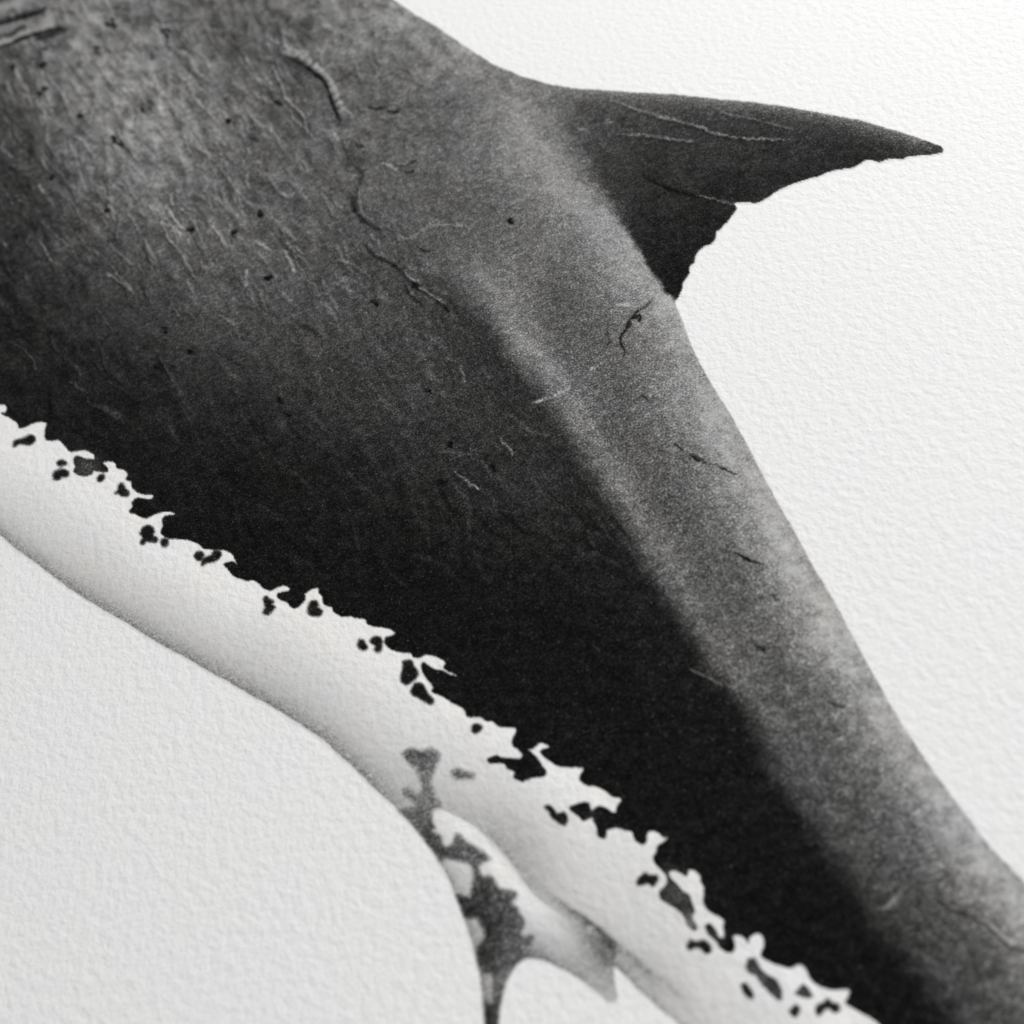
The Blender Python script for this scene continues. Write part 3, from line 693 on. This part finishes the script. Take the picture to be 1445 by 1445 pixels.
# ------------------------------------------------------------------ materials
def tooth_nodes(nt):
    """paper grain in metres of the sheet: returns (bump normal socket, grain socket, coordinate socket)"""
    nd = nt.nodes; lk = nt.links
    tc = nd.new('ShaderNodeTexCoord')

    def tex(scale, detail, rough, dist=0.0):
        n = nd.new('ShaderNodeTexNoise'); n.noise_dimensions = '3D'
        n.inputs['Scale'].default_value = scale; n.inputs['Detail'].default_value = detail
        n.inputs['Roughness'].default_value = rough; n.inputs['Distortion'].default_value = dist
        lk.new(tc.outputs['Object'], n.inputs['Vector'])
        return n.outputs[0]
    coarse = tex(720.0, 4.0, 0.6, 0.0)
    fine = tex(1900.0, 3.0, 0.6, 0.0)
    b1 = nd.new('ShaderNodeBump'); b1.inputs['Strength'].default_value = 1.0; b1.inputs['Distance'].default_value = 0.00024
    lk.new(coarse, b1.inputs['Height'])
    b2 = nd.new('ShaderNodeBump'); b2.inputs['Strength'].default_value = 1.0; b2.inputs['Distance'].default_value = 0.00004
    lk.new(fine, b2.inputs['Height']); lk.new(b1.outputs[0], b2.inputs['Normal'])
    return b2.outputs[0], coarse, fine, tex, tc


def math_node(nt, op, a, b=None):
    n = nt.nodes.new('ShaderNodeMath'); n.operation = op
    for i, x in enumerate((a, b)):
        if x is None:
            continue
        if isinstance(x, (int, float)):
            n.inputs[i].default_value = x
        else:
            nt.links.new(x, n.inputs[i])
    return n.outputs[0]


def tint(nt, tex, value, warm=1.0):
    """grey value -> faintly uneven warm / cool colour"""
    w = tex(75.0, 2.0, 0.5)
    r = nt.nodes.new('ShaderNodeValToRGB')
    r.color_ramp.elements[0].position = 0.36; r.color_ramp.elements[0].color = (1 - 0.002 * warm, 0.999, 1 - 0.002 * warm, 1)
    r.color_ramp.elements[1].position = 0.64; r.color_ramp.elements[1].color = (1 + 0.014 * warm, 1.0, 1 - 0.018 * warm, 1)
    nt.links.new(w, r.inputs[0])
    m = nt.nodes.new('ShaderNodeVectorMath'); m.operation = 'SCALE'
    nt.links.new(r.outputs[0], m.inputs[0]); nt.links.new(value, m.inputs['Scale'])
    return m.outputs[0]


paper_mat = bpy.data.materials.new('watercolour_paper'); paper_mat.use_nodes = True
nt = paper_mat.node_tree; bs = nt.nodes['Principled BSDF']
nrm, coarse, fine, tex, tc = tooth_nodes(nt)
val = math_node(nt, 'MULTIPLY_ADD', fine, 0.03); nt.nodes[-1].inputs[2].default_value = PAPER_ALB - 0.015
nt.links.new(tint(nt, tex, val, 0.35), bs.inputs['Base Color'])
nt.links.new(nrm, bs.inputs['Normal'])
bs.inputs['Roughness'].default_value = 0.85
bs.inputs['Specular IOR Level'].default_value = 0.15

graphite = bpy.data.materials.new('graphite_on_paper'); graphite.use_nodes = True
nt = graphite.node_tree; bs = nt.nodes['Principled BSDF']
nrm, coarse, fine, tex, tc = tooth_nodes(nt)
at = nt.nodes.new('ShaderNodeAttribute'); at.attribute_name = 'pigment'
tone = at.outputs['Fac']
speck = tex(3100.0, 2.0, 0.7, 0.0)
g1 = math_node(nt, 'SUBTRACT', speck, 0.5)
g2 = math_node(nt, 'MULTIPLY', math_node(nt, 'SUBTRACT', coarse, 0.5), 0.35)
g3 = math_node(nt, 'MULTIPLY', math_node(nt, 'SUBTRACT', tex(1250.0, 2.0, 0.6), 0.5), 0.28)
g = math_node(nt, 'ADD', math_node(nt, 'ADD', g1, g2), g3)
amt = nt.nodes.new('ShaderNodeMapRange'); amt.interpolation_type = 'SMOOTHSTEP'
amt.inputs['From Min'].default_value = 0.02; amt.inputs['From Max'].default_value = 0.58
amt.inputs['To Min'].default_value = 8.4; amt.inputs['To Max'].default_value = 0.0
nt.links.new(tone, amt.inputs['Value'])
fac = math_node(nt, 'POWER', 2.0, math_node(nt, 'MULTIPLY', math_node(nt, 'SUBTRACT', g, 0.022), amt.outputs[0]))
glint = nt.nodes.new('ShaderNodeMapRange'); glint.interpolation_type = 'SMOOTHSTEP'
glint.inputs['From Min'].default_value = 0.67; glint.inputs['From Max'].default_value = 0.80
glint.inputs['To Min'].default_value = 0.0; glint.inputs['To Max'].default_value = 0.055      # bare tips of the paper's tooth
nt.links.new(tex(2300.0, 1.0, 0.5), glint.inputs['Value'])
val = math_node(nt, 'MINIMUM', math_node(nt, 'ADD', math_node(nt, 'MULTIPLY', tone, fac), glint.outputs[0]), PAPER_ALB)
nt.links.new(tint(nt, tex, val, 1.5), bs.inputs['Base Color'])
nt.links.new(nrm, bs.inputs['Normal'])
bs.inputs['Roughness'].default_value = 0.75
bs.inputs['Specular IOR Level'].default_value = 0.02

table_mat = bpy.data.materials.new('pale_table'); table_mat.use_nodes = True
nt = table_mat.node_tree; bs = nt.nodes['Principled BSDF']
tc = nt.nodes.new('ShaderNodeTexCoord'); nz = nt.nodes.new('ShaderNodeTexNoise')
nz.inputs['Scale'].default_value = 14.0; nz.inputs['Detail'].default_value = 6.0
nt.links.new(tc.outputs['Object'], nz.inputs['Vector'])
rp = nt.nodes.new('ShaderNodeValToRGB')
rp.color_ramp.elements[0].color = (0.40, 0.37, 0.33, 1); rp.color_ramp.elements[1].color = (0.52, 0.49, 0.45, 1)
nt.links.new(nz.outputs[0], rp.inputs[0]); nt.links.new(rp.outputs[0], bs.inputs['Base Color'])
bs.inputs['Roughness'].default_value = 0.6

# ------------------------------------------------------------------ objects
def link_mesh(name, verts, faces, mat, parent=None):
    me = bpy.data.meshes.new(name)
    me.from_pydata(verts, [], faces); me.update()
    me.materials.append(mat)
    o = bpy.data.objects.new(name, me)
    scene.collection.objects.link(o)
    o.parent = parent
    return o


def box(name, x0, x1, y0, y1, z0, z1, mat, bevel=0.0):
    v = [(x0, y0, z0), (x1, y0, z0), (x1, y1, z0), (x0, y1, z0), (x0, y0, z1), (x1, y0, z1), (x1, y1, z1), (x0, y1, z1)]
    f = [(3, 2, 1, 0), (4, 5, 6, 7), (0, 1, 5, 4), (1, 2, 6, 5), (2, 3, 7, 6), (3, 0, 4, 7)]
    return link_mesh(name, v, f, mat)


table = box('table_top', -1.0, 1.0, -0.7, 1.1, -0.035, -0.0006, table_mat)
table['kind'] = 'structure'
PAPER_X = (-0.46, 0.38); PAPER_Y = (-0.22, 0.375)
paper = box('drawing_paper', *PAPER_X, *PAPER_Y, -0.0006, 0.0, paper_mat)
paper['label'] = 'sheet of white textured watercolour paper with a graphite drawing of a shark'
paper['category'] = 'drawing'

Z_INK = 0.00002
verts_all = np.stack([PX, PY, np.full_like(PX, Z_INK)], -1).reshape(-1, 3)
alb_flat = alb.reshape(-1).astype(np.float32)


def cell(F):
    return 0.25 * (F[:-1, :-1] + F[1:, :-1] + F[:-1, 1:] + F[1:, 1:])


lab = np.zeros((N - 1, N - 1), np.int32)
on_sheet = (PX > PAPER_X[0] + 0.002) & (PX < PAPER_X[1] - 0.002) & (PY > PAPER_Y[0] + 0.002) & (PY < PAPER_Y[1] - 0.002)
on_sheet = on_sheet[:-1, :-1] & on_sheet[1:, 1:] & on_sheet[1:, :-1] & on_sheet[:-1, 1:]
names = [None]


def mark(mask, name, parent=None, label=None):
    names.append((name, parent, label))
    lab[mask] = len(names) - 1
    return len(names) - 1


c_belly, c_pelv, c_patch, c_dark, c_fin = (cell(x) for x in (sd_belly, sd_pelv, sd_patch, whole, sd_fin))
BELLY = mark(c_belly > -2.5, 'shark_belly', None, 'pale belly with a shaded lower edge')
PELV = mark(c_pelv > -2.5, 'pelvic_fin', None, 'small pale fin with a dark mottled patch')
mark(c_patch > -2.0, 'mottled_patch', PELV)
for pts, lv, sf in GREY_SPOTS:
    mark(cell(poly_sdf(pts, 30.0)) > -1.5, 'spot', BELLY, 'soft grey spot')
for s in spot_sd:
    mark(cell(s) > -1.5, 'spot', BELLY)
cb = cell(t_back); cf = cell(t_fin)
FLK = mark(c_dark > -2.0, 'shark_flank', None, 'dark charcoal flank with a ragged lower edge')
BCK = mark((c_dark > -2.0) & (cb > 0.5), 'shark_back', None, 'lighter grey back')
DFN = mark((c_dark > -2.0) & (cf > 0.5) & (c_fin > -2.0), 'dorsal_fin', None, 'dark dorsal fin with a torn trailing edge')
base_lab = lab.copy()
for nm, D, hw in named_strokes:
    m = (cell(D) < hw) & (c_dark > 0)
    if not m.any():
        continue
    own = np.bincount(base_lab[m]).argmax()
    mark(m & (base_lab == own), nm, own)

idx = np.arange(N * N).reshape(N, N)
quads = np.stack([idx[:-1, :-1], idx[1:, :-1], idx[1:, 1:], idx[:-1, 1:]], -1)
made = {}
for i in range(1, len(names)):
    m = (lab == i) & on_sheet
    if m.sum() < 4:
        continue
    q = quads[m]
    used, inv = np.unique(q.reshape(-1), return_inverse=True)
    nm, par, label = names[i]
    me = bpy.data.meshes.new(nm)
    nv, nf = len(used), len(q)
    me.vertices.add(nv); me.vertices.foreach_set('co', verts_all[used].astype(np.float32).ravel())
    me.loops.add(nf * 4); me.loops.foreach_set('vertex_index', inv.astype(np.int32))
    me.polygons.add(nf)
    me.polygons.foreach_set('loop_start', np.arange(0, nf * 4, 4, dtype=np.int32))
    me.polygons.foreach_set('loop_total', np.full(nf, 4, np.int32))
    me.update(calc_edges=True)
    a = me.attributes.new('pigment', 'FLOAT', 'POINT')
    a.data.foreach_set('value', alb_flat[used])
    me.materials.append(graphite)
    o = bpy.data.objects.new(nm, me)
    scene.collection.objects.link(o)
    o.parent = made.get(par, paper) if par else paper
    if label:
        o['label'] = label
    made[i] = o
